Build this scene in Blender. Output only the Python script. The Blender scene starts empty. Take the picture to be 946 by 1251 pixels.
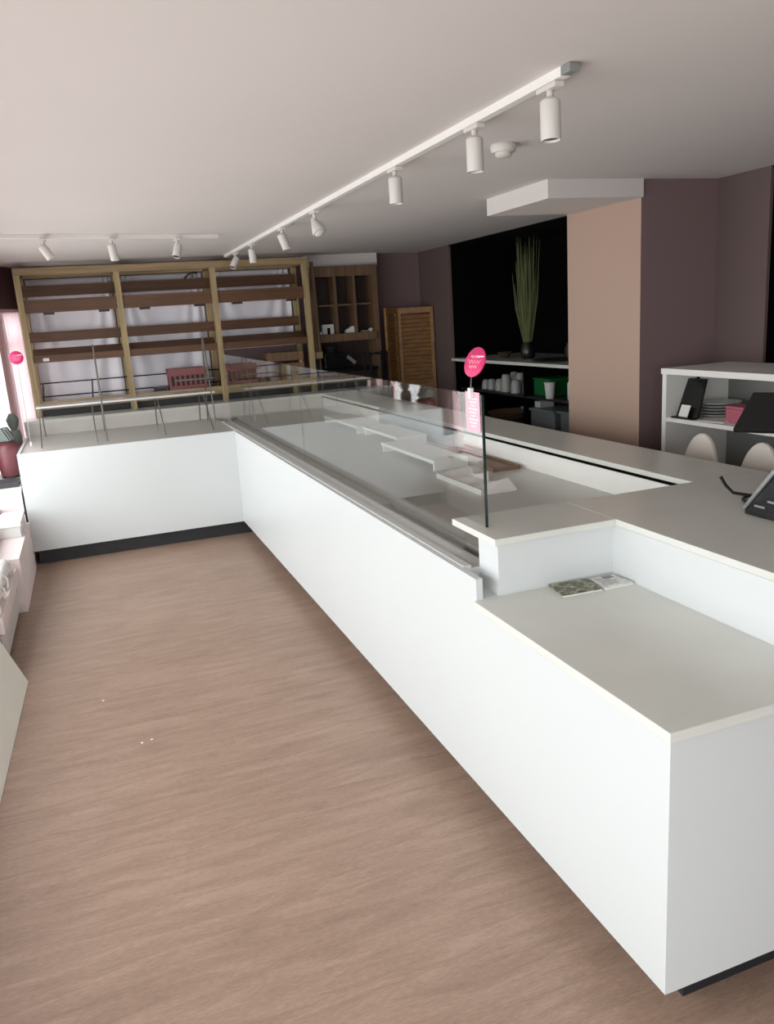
import bpy, bmesh, math, random
from mathutils import Vector, Matrix
random.seed(7)
sc = bpy.context.scene
COL = sc.collection
V = Vector

# ------------------------------------------------------------------ materials
def srgb(c):
    return tuple((x/255/12.92 if x/255 <= .04045 else ((x/255+.055)/1.055)**2.4) for x in c) + (1,)

def mat(name, c, rough=.5, metal=0, spec=.5, noise=.06, nscale=(6, 6, 6), bump=0, bscale=60):
    m = bpy.data.materials.new(name); m.use_nodes = True
    nt = m.node_tree; b = nt.nodes['Principled BSDF']
    b.inputs['Roughness'].default_value = rough; b.inputs['Metallic'].default_value = metal
    b.inputs['Specular IOR Level'].default_value = spec
    base = srgb(c)
    tc = nt.nodes.new('ShaderNodeTexCoord'); mp = nt.nodes.new('ShaderNodeMapping')
    mp.inputs['Scale'].default_value = nscale
    nt.links.new(tc.outputs['Object'], mp.inputs['Vector'])
    n = nt.nodes.new('ShaderNodeTexNoise'); n.inputs['Scale'].default_value = 1; n.inputs['Detail'].default_value = 5
    nt.links.new(mp.outputs['Vector'], n.inputs['Vector'])
    r = nt.nodes.new('ShaderNodeValToRGB')
    r.color_ramp.elements[0].position = .3; r.color_ramp.elements[1].position = .7
    r.color_ramp.elements[0].color = tuple(x*(1-noise) for x in base[:3]) + (1,)
    r.color_ramp.elements[1].color = tuple(min(1, x*(1+noise)) for x in base[:3]) + (1,)
    nt.links.new(n.outputs['Fac'], r.inputs['Fac']); nt.links.new(r.outputs['Color'], b.inputs['Base Color'])
    if bump:
        n2 = nt.nodes.new('ShaderNodeTexNoise'); n2.inputs['Scale'].default_value = bscale
        nt.links.new(tc.outputs['Object'], n2.inputs['Vector'])
        bp = nt.nodes.new('ShaderNodeBump'); bp.inputs['Strength'].default_value = bump; bp.inputs['Distance'].default_value = .004
        nt.links.new(n2.outputs['Fac'], bp.inputs['Height']); nt.links.new(bp.outputs['Normal'], b.inputs['Normal'])
    return m

def glass_mat(name, tint, ior=1.5, extra=0.0):
    m = bpy.data.materials.new(name); m.use_nodes = True
    nt = m.node_tree; nt.nodes.remove(nt.nodes['Principled BSDF'])
    out = nt.nodes['Material Output']
    t = nt.nodes.new('ShaderNodeBsdfTransparent'); t.inputs['Color'].default_value = tint
    g = nt.nodes.new('ShaderNodeBsdfGlossy'); g.inputs['Roughness'].default_value = 0.0
    f = nt.nodes.new('ShaderNodeFresnel')
    ge = nt.nodes.new('ShaderNodeNewGeometry'); mi = nt.nodes.new('ShaderNodeMapRange')   # same reflectance at the front and the back of the sheet
    mi.inputs['To Min'].default_value = ior; mi.inputs['To Max'].default_value = 1/ior
    nt.links.new(ge.outputs['Backfacing'], mi.inputs['Value']); nt.links.new(mi.outputs['Result'], f.inputs['IOR'])
    mx = nt.nodes.new('ShaderNodeMixShader')
    nt.links.new(f.outputs['Fac'], mx.inputs['Fac']); nt.links.new(t.outputs['BSDF'], mx.inputs[1]); nt.links.new(g.outputs['BSDF'], mx.inputs[2])
    nt.links.new(mx.outputs['Shader'], out.inputs['Surface'])
    return m

def wood_floor():
    m = bpy.data.materials.new('wood_floor'); m.use_nodes = True
    nt = m.node_tree; b = nt.nodes['Principled BSDF']; L = nt.links.new; N = nt.nodes.new
    tc = N('ShaderNodeTexCoord')
    def noise(scale, det=6, rough=.6, dist=0):
        mp = N('ShaderNodeMapping'); mp.inputs['Scale'].default_value = scale; mp.inputs['Rotation'].default_value = (0, 0, math.radians(3))
        L(tc.outputs['Object'], mp.inputs['Vector'])
        n = N('ShaderNodeTexNoise'); n.inputs['Scale'].default_value = 1; n.inputs['Detail'].default_value = det
        n.inputs['Roughness'].default_value = rough; n.inputs['Distortion'].default_value = dist
        L(mp.outputs['Vector'], n.inputs['Vector']); return n
    grain = noise((3.2, 22, 1), 8, .7, .8); fine = noise((45, 190, 1), 4, .65); blotch = noise((1.2, 2.2, 1), 3)
    br = N('ShaderNodeTexBrick'); br.inputs['Color1'].default_value = (.40, .40, .40, 1); br.inputs['Color2'].default_value = (.62, .62, .62, 1)
    br.inputs['Mortar'].default_value = (.42, .42, .42, 1)
    br.inputs['Scale'].default_value = 1; br.inputs['Brick Width'].default_value = 1.22; br.inputs['Row Height'].default_value = .18
    br.inputs['Mortar Size'].default_value = .0012; br.inputs['Mortar Smooth'].default_value = .3; br.offset = .37
    L(tc.outputs['Object'], br.inputs['Vector'])
    r = N('ShaderNodeValToRGB')
    e = r.color_ramp.elements
    e[0].position = .25; e[0].color = srgb((104, 82, 70)); e[1].position = .8; e[1].color = srgb((188, 162, 145))
    k = e.new(.5); k.color = srgb((148, 123, 107))
    def math_(op, a, bb):
        n = N('ShaderNodeMath'); n.operation = op
        for i, x in enumerate((a, bb)):
            if isinstance(x, (int, float)): n.inputs[i].default_value = x
            else: L(x, n.inputs[i])
        return n.outputs[0]
    s = math_('MULTIPLY', grain.outputs['Fac'], .46)
    s = math_('ADD', s, math_('MULTIPLY', fine.outputs['Fac'], .30))
    s = math_('ADD', s, math_('MULTIPLY', blotch.outputs['Fac'], .14))
    sep = N('ShaderNodeSeparateColor'); L(br.outputs['Color'], sep.inputs['Color'])
    s = math_('ADD', s, math_('MULTIPLY', sep.outputs['Red'], .12))
    s = math_('SUBTRACT', s, .01)
    L(s, r.inputs['Fac']); L(r.outputs['Color'], b.inputs['Base Color'])
    b.inputs['Roughness'].default_value = .42; b.inputs['Specular IOR Level'].default_value = .35
    bp = N('ShaderNodeBump'); bp.inputs['Strength'].default_value = .12; bp.inputs['Distance'].default_value = .002
    L(grain.outputs['Fac'], bp.inputs['Height']); L(bp.outputs['Normal'], b.inputs['Normal'])
    return m

def wood(name, c, axis='x', rough=.5, amt=.28):
    s = {'x': (2, 40, 40), 'y': (40, 2, 40), 'z': (40, 40, 2)}[axis]
    return mat(name, c, rough, noise=amt, nscale=s)

M = {
 'floor': wood_floor(),
 'ceiling': mat('ceiling_paint', (212, 206, 203), .9, noise=.02, nscale=(1, 1, 1)),
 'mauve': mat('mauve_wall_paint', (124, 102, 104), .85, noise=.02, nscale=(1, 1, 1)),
 'mauve_shade': mat('shaded_mauve_paint', (98, 82, 80), .85, noise=.02, nscale=(1, 1, 1)),  # the same mauve paint, darkened to put the right wall in shade
 'fixture': mat('white_fixture', (204, 200, 195), .5, noise=.01),
 'cavity': mat('unit_back_board', (128, 126, 123), .6, noise=.02),
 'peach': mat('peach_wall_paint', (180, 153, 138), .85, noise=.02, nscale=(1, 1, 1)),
 'white': mat('white_laminate', (203, 206, 206), .35, noise=.01, nscale=(2, 2, 2)),
 'whitepaint': mat('white_paint', (232, 230, 226), .5, noise=.02),
 'quartz': mat('quartz_worktop', (208, 209, 202), .28, noise=.035, nscale=(5, 5, 5)),
 'deck': mat('deck_laminate', (182, 180, 174), .3, noise=.03),
 'kick': mat('black_plinth', (34, 34, 38), .5),
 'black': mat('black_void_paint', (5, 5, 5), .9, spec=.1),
 'blackgloss': mat('black_plastic', (18, 18, 20), .25),
 'screen': mat('dark_screen', (44, 47, 49), .12, noise=.02),  # grey of the screen's reflection put into its base colour
 'alu': mat('brushed_aluminium', (150, 150, 148), .35, metal=.8, nscale=(4, 80, 80)),
 'channel': mat('grey_channel', (196, 196, 193), .4, nscale=(4, 80, 80)),
 'steel': mat('steel_wire', (150, 146, 140), .3, metal=.9),
 'darksteel': mat('dark_metal', (46, 46, 52), .4, metal=.6),
 'pinewood': wood('pale_pine', (164, 144, 106), 'z'),
 'pinewoodx': wood('pale_pine_beam', (150, 128, 94), 'x'),
 'brownwood': wood('brown_board', (96, 65, 42), 'x'),
 'cabwood': wood('oak_cabinet', (116, 90, 66), 'z'),
 'cabdark': wood('dark_back_board', (58, 40, 36), 'z'),
 'louvre': wood('oak_louvre', (140, 100, 58), 'x'),
 'plastic': mat('white_plastic_sheet', (240, 238, 246), .45, noise=.05, nscale=(4, 4, 4), bump=.3, bscale=12),
 'pinkfab': mat('pale_pink_panel', (226, 211, 209), .7),
 'pinkframe': mat('pale_pink_frame', (226, 196, 198), .5),
 'maroonframe': mat('dark_maroon_header', (88, 62, 62), .6),
 'fluff': mat('white_fleece', (236, 232, 228), .95, bump=1, bscale=120),
 'pink': mat('magenta_card', (200, 44, 104), .45, noise=.12, nscale=(90, 90, 90)),
 'palepink': mat('pink_card', (243, 172, 187), .5, noise=.03),
 'lettering': mat('white_print', (246, 226, 232), .5, noise=.01),
 'maroon': mat('maroon_glaze', (100, 52, 56), .4, noise=.2),
 'grey': mat('grey_plastic', (128, 132, 130), .5),
 'greygreen': mat('grey_green_fabric', (120, 132, 124), .8, noise=.2),
 'greydrawer': mat('pale_grey_laminate', (204, 198, 192), .5),
 'board': mat('pale_board', (226, 222, 210), .5, noise=.02),
 'chair': mat('white_shell', (222, 214, 204), .4, noise=.01),
 'grass': mat('dried_green_grass', (112, 118, 78), .7, noise=.2, nscale=(30, 30, 3)),
 'darkvase': mat('dark_vase', (24, 22, 22), .3),
 'ceramic': mat('white_ceramic', (215, 215, 212), .3, noise=.02),
 'dimware': mat('pale_grey_ware', (158, 158, 155), .35, noise=.03),
 'jar': mat('brown_jar_glass', (66, 54, 44), .3),
 'green': mat('green_box', (20, 96, 48), .4),
 'tub': mat('pale_plastic_tub', (132, 140, 144), .4),
 'card': mat('white_card', (228, 226, 222), .6, noise=.03),
 'brown': mat('brown_board_tray', (122, 96, 78), .5, noise=.1),
 'crate': mat('dusky_pink_crate', (140, 84, 86), .6),
 'slot': mat('dark_slot_lining', (98, 76, 62), .6),
 'slab_dark': mat('charcoal_panel', (44, 44, 48), .5),
 'pinkbox': mat('pink_box', (172, 86, 104), .5),
 'paper': mat('leaflet_paper', (205, 203, 200), .5, noise=.2, nscale=(60, 60, 60)),
 'glass': glass_mat('clear_pane', (.955, .965, .955, 1), 1.72),
 'glassedge': mat('green_glass_edge', (28, 46, 42), .2),
 'winglass': glass_mat('shop_window_pane', (.985, .985, .985, 1), 1.25),
 'acrylic': glass_mat('hazy_acrylic', (.80, .83, .85, 1), 1.5),
}
def sheer_mat():
    m = bpy.data.materials.new('sheer_pink_cloth'); m.use_nodes = True; nt = m.node_tree; nt.nodes.remove(nt.nodes['Principled BSDF'])
    d = nt.nodes.new('ShaderNodeBsdfDiffuse'); t = nt.nodes.new('ShaderNodeBsdfTranslucent'); x = nt.nodes.new('ShaderNodeMixShader')
    d.inputs['Color'].default_value = srgb((242, 228, 230)); t.inputs['Color'].default_value = srgb((240, 222, 226)); x.inputs['Fac'].default_value = .6
    nt.links.new(d.outputs['BSDF'], x.inputs[1]); nt.links.new(t.outputs['BSDF'], x.inputs[2]); nt.links.new(x.outputs['Shader'], nt.nodes['Material Output'].inputs['Surface'])
    return m
M['sheer'] = sheer_mat()
# leaflet with a printed camouflage-like photo
def leaf_mat():
    m = mat('printed_photo_paper', (90, 92, 70), .4, noise=.3, nscale=(60, 60, 60))
    r = [n for n in m.node_tree.nodes if n.type == 'VALTORGB'][0]
    r.color_ramp.elements[0].color = srgb((52, 52, 42)); r.color_ramp.elements[1].color = srgb((190, 180, 140))
    r.color_ramp.elements.new(.5).color = srgb((96, 100, 84))
    return m
M['leaf'] = leaf_mat()

# ------------------------------------------------------------------ mesh helpers
class MB:
    def __init__(s): s.bm = bmesh.new()
    def box(s, a, b):
        x0, y0, z0 = a; x1, y1, z1 = b
        return s.prism([(x0, y0), (x1, y0), (x1, y1), (x0, y1)], z0, z1)
    def prism(s, pts, z0, z1):
        lo = [s.bm.verts.new((p[0], p[1], z0)) for p in pts]; hi = [s.bm.verts.new((p[0], p[1], z1)) for p in pts]
        n = len(pts)
        s.bm.faces.new(lo[::-1]); s.bm.faces.new(hi)
        for i in range(n): s.bm.faces.new((lo[i], lo[(i+1) % n], hi[(i+1) % n], hi[i]))
        return s
    def slab(s, poly, off):
        """polygon of 3-D points extruded by vector off"""
        off = V(off); lo = [s.bm.verts.new(V(p)) for p in poly]; hi = [s.bm.verts.new(V(p)+off) for p in poly]
        n = len(poly); s.bm.faces.new(lo[::-1]); s.bm.faces.new(hi)
        for i in range(n): s.bm.faces.new((lo[i], lo[(i+1) % n], hi[(i+1) % n], hi[i]))
        return s
    def bar(s, p, q, w, h=None, up=(0, 0, 1)):
        h = h or w; p = V(p); q = V(q); d = (q-p).normalized(); u = V(up)
        if abs(d.dot(u)) > .95: u = V((0, 1, 0))
        a = d.cross(u).normalized(); b = a.cross(d)
        return s.slab([p-a*w/2-b*h/2, p+a*w/2-b*h/2, p+a*w/2+b*h/2, p-a*w/2+b*h/2], q-p)
    def tube(s, pts, r, n=8):
        pts = [V(p) for p in pts]; rings = []
        rr = r if isinstance(r, (list, tuple)) else [r]*len(pts)
        ref = None
        for i, p in enumerate(pts):
            d = ((pts[min(i+1, len(pts)-1)]-pts[max(i-1, 0)])).normalized()
            if ref is None: ref = d.orthogonal().normalized()
            a = (ref - d*ref.dot(d)).normalized(); ref = a; b = d.cross(a)
            rings.append([s.bm.verts.new(p+(a*math.cos(t)+b*math.sin(t))*rr[i]) for t in [2*math.pi*k/n for k in range(n)]])
        for A, B in zip(rings, rings[1:]):
            for k in range(n): s.bm.faces.new((A[k], A[(k+1) % n], B[(k+1) % n], B[k]))
        s.bm.faces.new(rings[0][::-1]); s.bm.faces.new(rings[-1])
        return s
    def lathe(s, c, prof, n=28, axis=(0, 0, 1)):
        """profile = (radius, height) list, closed at both ends"""
        c = V(c); ax = V(axis).normalized(); a = ax.orthogonal().normalized(); b = ax.cross(a); rings = []
        for r, h in prof:
            rings.append([s.bm.verts.new(c+ax*h+(a*math.cos(t)+b*math.sin(t))*max(r, 1e-4)) for t in [2*math.pi*k/n for k in range(n)]])
        for A, B in zip(rings, rings[1:]):
            for k in range(n): s.bm.faces.new((A[k], A[(k+1) % n], B[(k+1) % n], B[k]))
        s.bm.faces.new(rings[0][::-1]); s.bm.faces.new(rings[-1])
        return s

def tag(o, label=None, cat=None, group=None, kind=None):
    if label: o['label'] = label
    if cat: o['category'] = cat
    if group: o['group'] = group
    if kind: o['kind'] = kind
    return o

def obj(name, mb, m, parent=None, bevel=0, smooth=False, label=None):
    bmesh.ops.recalc_face_normals(mb.bm, faces=mb.bm.faces)
    me = bpy.data.meshes.new(name); mb.bm.to_mesh(me); mb.bm.free()
    me.materials.append(M[m] if isinstance(m, str) else m)
    o = bpy.data.objects.new(name, me); COL.objects.link(o)
    if smooth:
        for p in me.polygons: p.use_smooth = True
        me.set_sharp_from_angle(angle=math.radians(40))
    if bevel:
        b = o.modifiers.new('edge', 'BEVEL'); b.width = bevel; b.segments = 2; b.limit_method = 'ANGLE'
    if parent is not None:
        o.parent = parent
        o.matrix_parent_inverse = Matrix.Translation(parent.location).inverted() if parent.type == 'EMPTY' else Matrix()
    if label: o['label'] = label
    return o

def thing(name, loc, label, cat, group=None):
    o = bpy.data.objects.new(name, None); o.empty_display_size = .05; COL.objects.link(o); o.location = loc
    return tag(o, label, cat, group)

def struct(name, mb, m, parent=None, bevel=0):
    o = obj(name, mb, m, parent, bevel)
    if parent is None: o['kind'] = 'structure'
    return o

def copy_thing(root, loc, label=None):
    r = root.copy(); COL.objects.link(r); r.location = loc
    if label: r['label'] = label
    for ch in root.children:
        c = ch.copy(); COL.objects.link(c); c.parent = r
        for g in ch.children:
            d = g.copy(); COL.objects.link(d); d.parent = c
    return r

ZC = 2.2813            # ceiling height
# ------------------------------------------------------------------ the room
struct('floor', MB().box((-2.6, -4.2, -.08), (4.2, 7.3, 0)), 'floor')
struct('ceiling', MB().box((-2.0, -4.2, ZC), (4.2, 7.3, ZC+.1)), 'ceiling')
struct('trim_1', MB().box((1.345, 2.62, 2.187), (1.945, 3.30, ZC)), 'ceiling')     # dropped box against the pillar
struct('wall_back', MB().box((-1.55, 7.04, 0), (4.2, 7.2, ZC)), 'mauve')
struct('wall_behind', MB().box((-2.0, -4.2, 0), (-1.6, -4.05, ZC)).box((.2, -4.2, 0), (4.2, -4.05, ZC)).box((-1.6, -4.2, 0), (.2, -4.05, .2)).box((-1.6, -4.2, 2.0), (.2, -4.05, ZC)), 'mauve')
struct('wall_right', MB().box((2.47, 6.27, 0), (2.49, 7.04, ZC)), 'mauve_shade')
pil = struct('wall_pillar', MB().box((1.945, 2.64, 0), (2.75, 3.37, ZC)), 'mauve')     # mauve, with its room-facing side painted peach
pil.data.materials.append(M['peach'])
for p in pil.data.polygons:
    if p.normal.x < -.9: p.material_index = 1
struct('wall_right_pier', MB().box((2.47, 2.26, 0), (2.49, 2.64, ZC)), 'mauve_shade')
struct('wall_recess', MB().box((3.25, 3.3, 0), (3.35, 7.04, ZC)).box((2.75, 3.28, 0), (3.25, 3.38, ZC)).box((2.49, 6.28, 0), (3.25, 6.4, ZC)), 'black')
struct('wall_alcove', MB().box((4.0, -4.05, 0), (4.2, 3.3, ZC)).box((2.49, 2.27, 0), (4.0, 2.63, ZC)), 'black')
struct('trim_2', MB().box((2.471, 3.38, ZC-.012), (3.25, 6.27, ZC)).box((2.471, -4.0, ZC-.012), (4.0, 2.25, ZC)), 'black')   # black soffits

# window wall along the street side: low sill wall, header, glazed bays
LW = [(-1.88, -4.05), (-1.88, 6.2), (-1.515, 7.04)]
def wallseg(a, b, z0, z1, th=.1):
    d = (V((b[0], b[1], 0))-V((a[0], a[1], 0))).normalized(); n = V((-d.y, d.x, 0))*th
    return [(a[0], a[1]), (b[0], b[1]), (b[0]+n.x, b[1]+n.y), (a[0]+n.x, a[1]+n.y)], z0, z1
for nm, z0, z1, m in (('wall_left', 0, .42, 'pinkframe'), ('trim_3', 1.92, ZC, 'maroonframe')):
    mb = MB()
    for a, b in zip(LW, LW[1:]): mb.prism(*wallseg(a, b, z0, z1))
    struct(nm, mb, m)
def window(i, a, b, z0=.42, z1=1.92):
    a = V((a[0], a[1], 0)); b = V((b[0], b[1], 0)); d = (b-a).normalized(); n = V((-d.y, d.x, 0)) if i < 8 else V((0, -1, 0))
    mb = MB(); c = n*.05
    for p in (a+d*.03, b-d*.03): mb.slab([p-d*.03+c-n*.04+V((0, 0, z0)), p+d*.03+c-n*.04+V((0, 0, z0)), p+d*.03+c+n*.04+V((0, 0, z0)), p-d*.03+c+n*.04+V((0, 0, z0))], (0, 0, z1-z0))
    for z in (z0+.025, z1-.025): mb.bar(a+c+V((0, 0, z)), b+c+V((0, 0, z)), .08, .05)
    if i in (6, 7): mb.bar(a+c+V((0, 0, 1.62)), b+c+V((0, 0, 1.62)), .05, .035)
    f = struct('window_%d' % i, mb, 'pinkframe')
    g = MB().slab([a+c+V((0, 0, z0)), b+c+V((0, 0, z0)), b+c+V((0, 0, z1)), a+c+V((0, 0, z1))], n*.006)
    obj('pane', g, 'winglass', f)
struct('wall_left_near', MB().prism(*wallseg((-1.88, -4.05), (-1.88, -3.4), .42, 1.92)), 'mauve')
window(8, (-1.6, -4.05), (.2, -4.05), .2, 2.0)  # unseen rear window, added to brighten the faces turned towards the camera
ys = [-3.4, -1.6, .2, 2.0, 3.8, 5.6]
for i in range(5): window(i+1, (-1.88, ys[i]), (-1.88, ys[i+1]))
mid = ((LW[1][0]*.42+LW[2][0]*.58), (LW[1][1]*.42+LW[2][1]*.58))
struct('wall_left_far', MB().prism(*wallseg((-1.88, 5.6), (-1.88, 6.2), .42, 1.92)), 'pinkframe')
window(6, LW[1], mid); window(7, mid, LW[2])
struct('trim_4', MB().prism(*wallseg((-1.88, -4.05), (-1.88, 6.0), .42, .45, -.12)), 'pinkframe')      # window board

def curtain(a, b, label):
    a = V((a[0], a[1], 0)); b = V((b[0], b[1], 0)); d = (b-a).normalized(); n = V((d.y, -d.x, 0)); L = (b-a).length
    t = thing('sheer_curtain', (a+b)/2+V((0, 0, .45)), label, 'curtain')
    mb = MB(); rows = []
    for z in (.46, .9, 1.4, 1.885):
        rows.append([mb.bm.verts.new(a+d*L*k/48+n*(.035+.018*math.sin(k*1.05)*(1.1-.3*z))+V((0, 0, z))) for k in range(49)])
    for A, B in zip(rows, rows[1:]):
        for k in range(48): mb.bm.faces.new((A[k], A[k+1], B[k+1], B[k]))
    o = obj('curtain_cloth', mb, 'sheer', t, smooth=True)
    obj('curtain_rod', MB().tube([a+n*.03+V((0, 0, 1.895)), b+n*.03+V((0, 0, 1.895))], .009, 8), 'pinkframe', t, smooth=True)
curtain((-1.70, 6.70), (-1.53, 7.00), 'sheer pale pink curtain at the far end of the street windows')

# ------------------------------------------------------------------ long serving counter
ct = thing('serving_counter', (.5, 2.5, 0), 'long white serving counter with glass-topped display well, running away from the low end', 'counter')
ct_front = MB().slab([(0, 0, .11), (0, 5.1, .11), (0, 5.1, .845), (0, .8905, .845), (0, .8905, .752), (0, 0, .752)], (.022, 0, 0))
obj('front_panel', ct_front, 'white', ct)
obj('end_panel', MB().box((.022, 0, .11), (.5, .022, .752)).box((.5, 0, .11), (1.38, .022, .942)), 'white', ct)
obj('plinth', MB().box((.11, .067, 0), (1.33, 5.1, .11)).box((.10, 5.1, 0), (1.33, 6.3, .11)), 'kick', ct)
obj('inner_carcass', MB().box((.022, .022, .11), (1.06, .90, .7)).box((.19, .9, .11), (1.06, 5.1, .8)).box((.022, .95, .11), (.19, 5.1, .74)), 'whitepaint', ct)
obj('display_deck', MB().prism([(.185, 1.165), (1.06, 1.165), (1.06, 6.25), (.119, 6.25), (.119, 2.1), (.185, 2.1)], .80, .826), 'deck', ct)
obj('slot_lining', MB().box((.119, 1.021, .74), (.189, 2.099, .79)), 'slot', ct)
obj('glass_channel', MB().box((.022, 1.021, .80), (.048, 5.86, .848)).box((.048, 1.021, .80), (.118, 5.86, .838)), 'channel', ct)
obj('pilaster', MB().box((.078, .89, .752), (.5, .912, .944)).box((.078, .912, .70), (.10, 1.02, .944)), 'white', ct)
obj('ledge_filler', MB().box((.022, .8905, .66), (.078, 1.02, .778)), 'white', ct)
obj('step_panel', MB().box((.5, .022, .752), (.52, .912, .944)), 'white', ct)
obj('back_panel', MB().box((1.06, 1.175, .826), (1.08, 6.25, .928)), 'whitepaint', ct)
obj('shadow_gap', MB().box((1.066, 1.175, .928), (1.09, 6.25, .946)), 'black', ct)  # solid black strip, standing in for the shade under the worktop edge
obj('well_end', MB().box((.19, 1.15, .66), (1.06, 1.165, .944)), 'whitepaint', ct)
obj('rear_panel', MB().box((1.30, .022, .11), (1.32, 6.25, .944)), 'white', ct)

lowtop = obj('low_worktop', MB().box((-.012, -.012, .752), (.5, .89, .777)), 'quartz', None, .002)
tag(lowtop, 'low pale quartz worktop with leaflets on it at the stepped-down counter end', 'worktop')
wt = obj('corner_worktop', MB().box((.062, .876, .944), (.4985, 1.185, .966)), 'quartz', None, .002)
tag(wt, 'small raised quartz slab where the upright glass ends', 'worktop')
wt = obj('till_worktop', MB().box((.4995, -.012, .944), (1.39, 1.165, .966)), 'quartz', None, .002)
tag(wt, 'wide raised quartz worktop carrying the card terminal', 'worktop')
wt = obj('rear_worktop', MB().box((1.055, 1.166, .944), (1.39, 6.58, .966)), 'quartz', None, .002)
tag(wt, 'long narrow quartz worktop behind the display well', 'worktop')

# return counter at the far end
rc = thing('return_counter', (-.8, 5.6, 0), 'white return counter across the far end, in front of the wooden shelving', 'counter')
obj('front_panel', MB().box((-1.58, 5.1, .11), (0, 5.122, .845)), 'white', rc)
obj('end_panel', MB().box((-1.58, 5.122, .11), (-1.558, 6.25, .845)), 'white', rc)
obj('plinth', MB().box((-1.55, 5.15, 0), (.08, 6.3, .11)), 'kick', rc)
obj('deck', MB().box((-1.558, 5.122, .815), (.02, 6.25, .838)), 'deck', rc)
obj('carcass', MB().box((-1.55, 5.13, .11), (.02, 6.24, .8)), 'whitepaint', rc)
obj('riser', MB().box((-1.58, 6.25, .11), (1.055, 6.272, .944)), 'greydrawer', rc)
obj('top_ledge', MB().box((-1.58, 6.245, .944), (1.053, 6.58, .966)), 'quartz', rc)

# glass screens
t = thing('glass_screen', (.11, 2.1, .838), 'clear upright glass sheet with a pink tag, its dark edge standing on the corner slab', 'glass screen')
obj('pane', MB().slab([(.106, 1.022, .966), (.106, 1.19, .966), (.106, 1.19, .838), (.106, 3.33, .838), (.106, 3.33, 1.40), (.106, 1.022, 1.392)], (.008, 0, 0)), 'glass', t)
obj('pane_edge', MB().box((.1055, 1.018, .966), (.1145, 1.022, 1.392)), 'glassedge', t)
t = thing('glass_screen', (.11, 4.6, .838), 'clear upright glass sheet at the inner corner of the counters', 'glass screen')
obj('pane', MB().slab([(.106, 3.336, .838), (.106, 5.86, .838), (.106, 5.86, 1.415), (.106, 3.336, 1.40)], (.008, 0, 0)), 'glass', t)

# pink tag and round signs clipped on the glass
tg = thing('price_tag', (.10, 1.09, 1.27), 'pale pink vertical tag stuck on the near end of the glass', 'tag')
obj('tag_card', MB().box((.1035, 1.030, 1.272), (.1055, 1.128, 1.398)), 'palepink', tg)
mb = MB()
for k in range(9):
    z = 1.287+.011*k; w = .016+.010*((k*7) % 3)
    mb.box((.103, 1.078-w, z), (.1036, 1.078+w*.8, z+.004))
obj('tag_print', mb, 'lettering', tg)

def round_sign(c, n, r, foot, label):
    c = V(c); n = V(n).normalized(); foot = V(foot)
    t = thing('round_sign', foot, label, 'sign', 'round pink signs on sticks')
    obj('sign_disc', MB().lathe(c-n*.003, [(r*.97, 0), (r, .001), (r, .005), (r*.97, .006)], 40, n), 'pink', t, smooth=True)
    u = V((0, 0, 1)); u = (u-n*u.dot(n)).normalized(); s = u.cross(n)
    mb = MB(); f = c+n*.0036
    for row, (w, amp) in enumerate(((.45, .10), (.62, .14), (.42, .10))):
        pts = []
        for k in range(25):
            q = -1+2*k/24; pts.append(f+s*(r*w*q)+u*(r*(.34-.33*row)+r*amp*math.sin(q*13+row)))
        mb.tube(pts, r*.022, 5)
    obj('sign_script', mb, 'palepink', t, smooth=True)
    obj('sign_white_line', MB().bar(f+s*r*.15+u*r*.36, f+s*r*.85+u*r*.36, r*.08, .0012, n), 'lettering', t)  # white line across the disc, in the lettering colour
    obj('stick', MB().tube([c-u*r*.95, foot+V((0, 0, .02))], .0022, 8), 'steel', t, smooth=True)
    obj('clip', MB().box(tuple(foot-V((.008, .009, .012))), tuple(foot+V((.006, .009, .022)))), 'ceramic', t, .002)
    return t
round_sign((.088, 1.018, 1.494), (-.93, -.2, .38), .047, (.098, 1.075, 1.390), 'round pink sign on a stick clipped to the near end of the glass')
round_sign((-1.50, 5.5, 1.52), (.12, -1, 0), .050, (-1.50, 5.5, .86), 'round pink sign on a stick by the window end of the return counter')

# ------------------------------------------------------------------ things in the display well
def riser(x0, x1, y0, y1, label, h=.055):
    t = thing('display_riser', ((x0+x1)/2, (y0+y1)/2, .826), label, 'riser', 'white display risers in the well')
    z = .826
    obj('top_plate', MB().box((x0, y0, z+h-.006), (x1, y1, z+h)), 'whitepaint', t)
    obj('front_lip', MB().box((x0-.006, y0, z+h-.016), (x0, y1, z+h+.004)), 'ceramic', t)
    for y in (y0+.01, y1-.03):
        obj('foot', MB().box((x0, y, z), (x1, y+.02, z+h-.006)), 'whitepaint', t)
    return t
riser(.76, .97, 4.30, 5.16, 'low white display riser farthest along the well')
riser(.79, 1.0, 3.58, 4.24, 'low white display riser under the hazy acrylic sheet')
riser(.64, .84, 2.64, 3.46, 'low white display riser closest to the pink tag')
ac = thing('acrylic_sheet', (1.0, 3.9, .826), 'hazy acrylic sheet standing between the risers and the well back', 'acrylic sheet')
obj('sheet', MB().box((1.02, 3.22, .8265), (1.024, 4.55, .975)), 'acrylic', ac)
tr = thing('brown_tray', (.95, 2.8, .826), 'brown tray lying flat beside the risers in the well', 'tray')
obj('tray_base', MB().box((.87, 2.42, .8262), (1.03, 3.18, .834)), 'brown', tr)
obj('tray_rim', MB().box((.87, 2.42, .834), (.878, 3.18, .848)).box((1.022, 2.42, .834), (1.03, 3.18, .848)).box((.878, 2.42, .834), (1.022, 2.43, .848)).box((.878, 3.17, .834), (1.022, 3.18, .848)), 'brown', tr)
wtj = thing('white_tray', (.66, 2.2, .826), 'crumpled white paper tray behind the pink tag in the well', 'tray')
mb = MB()
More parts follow.
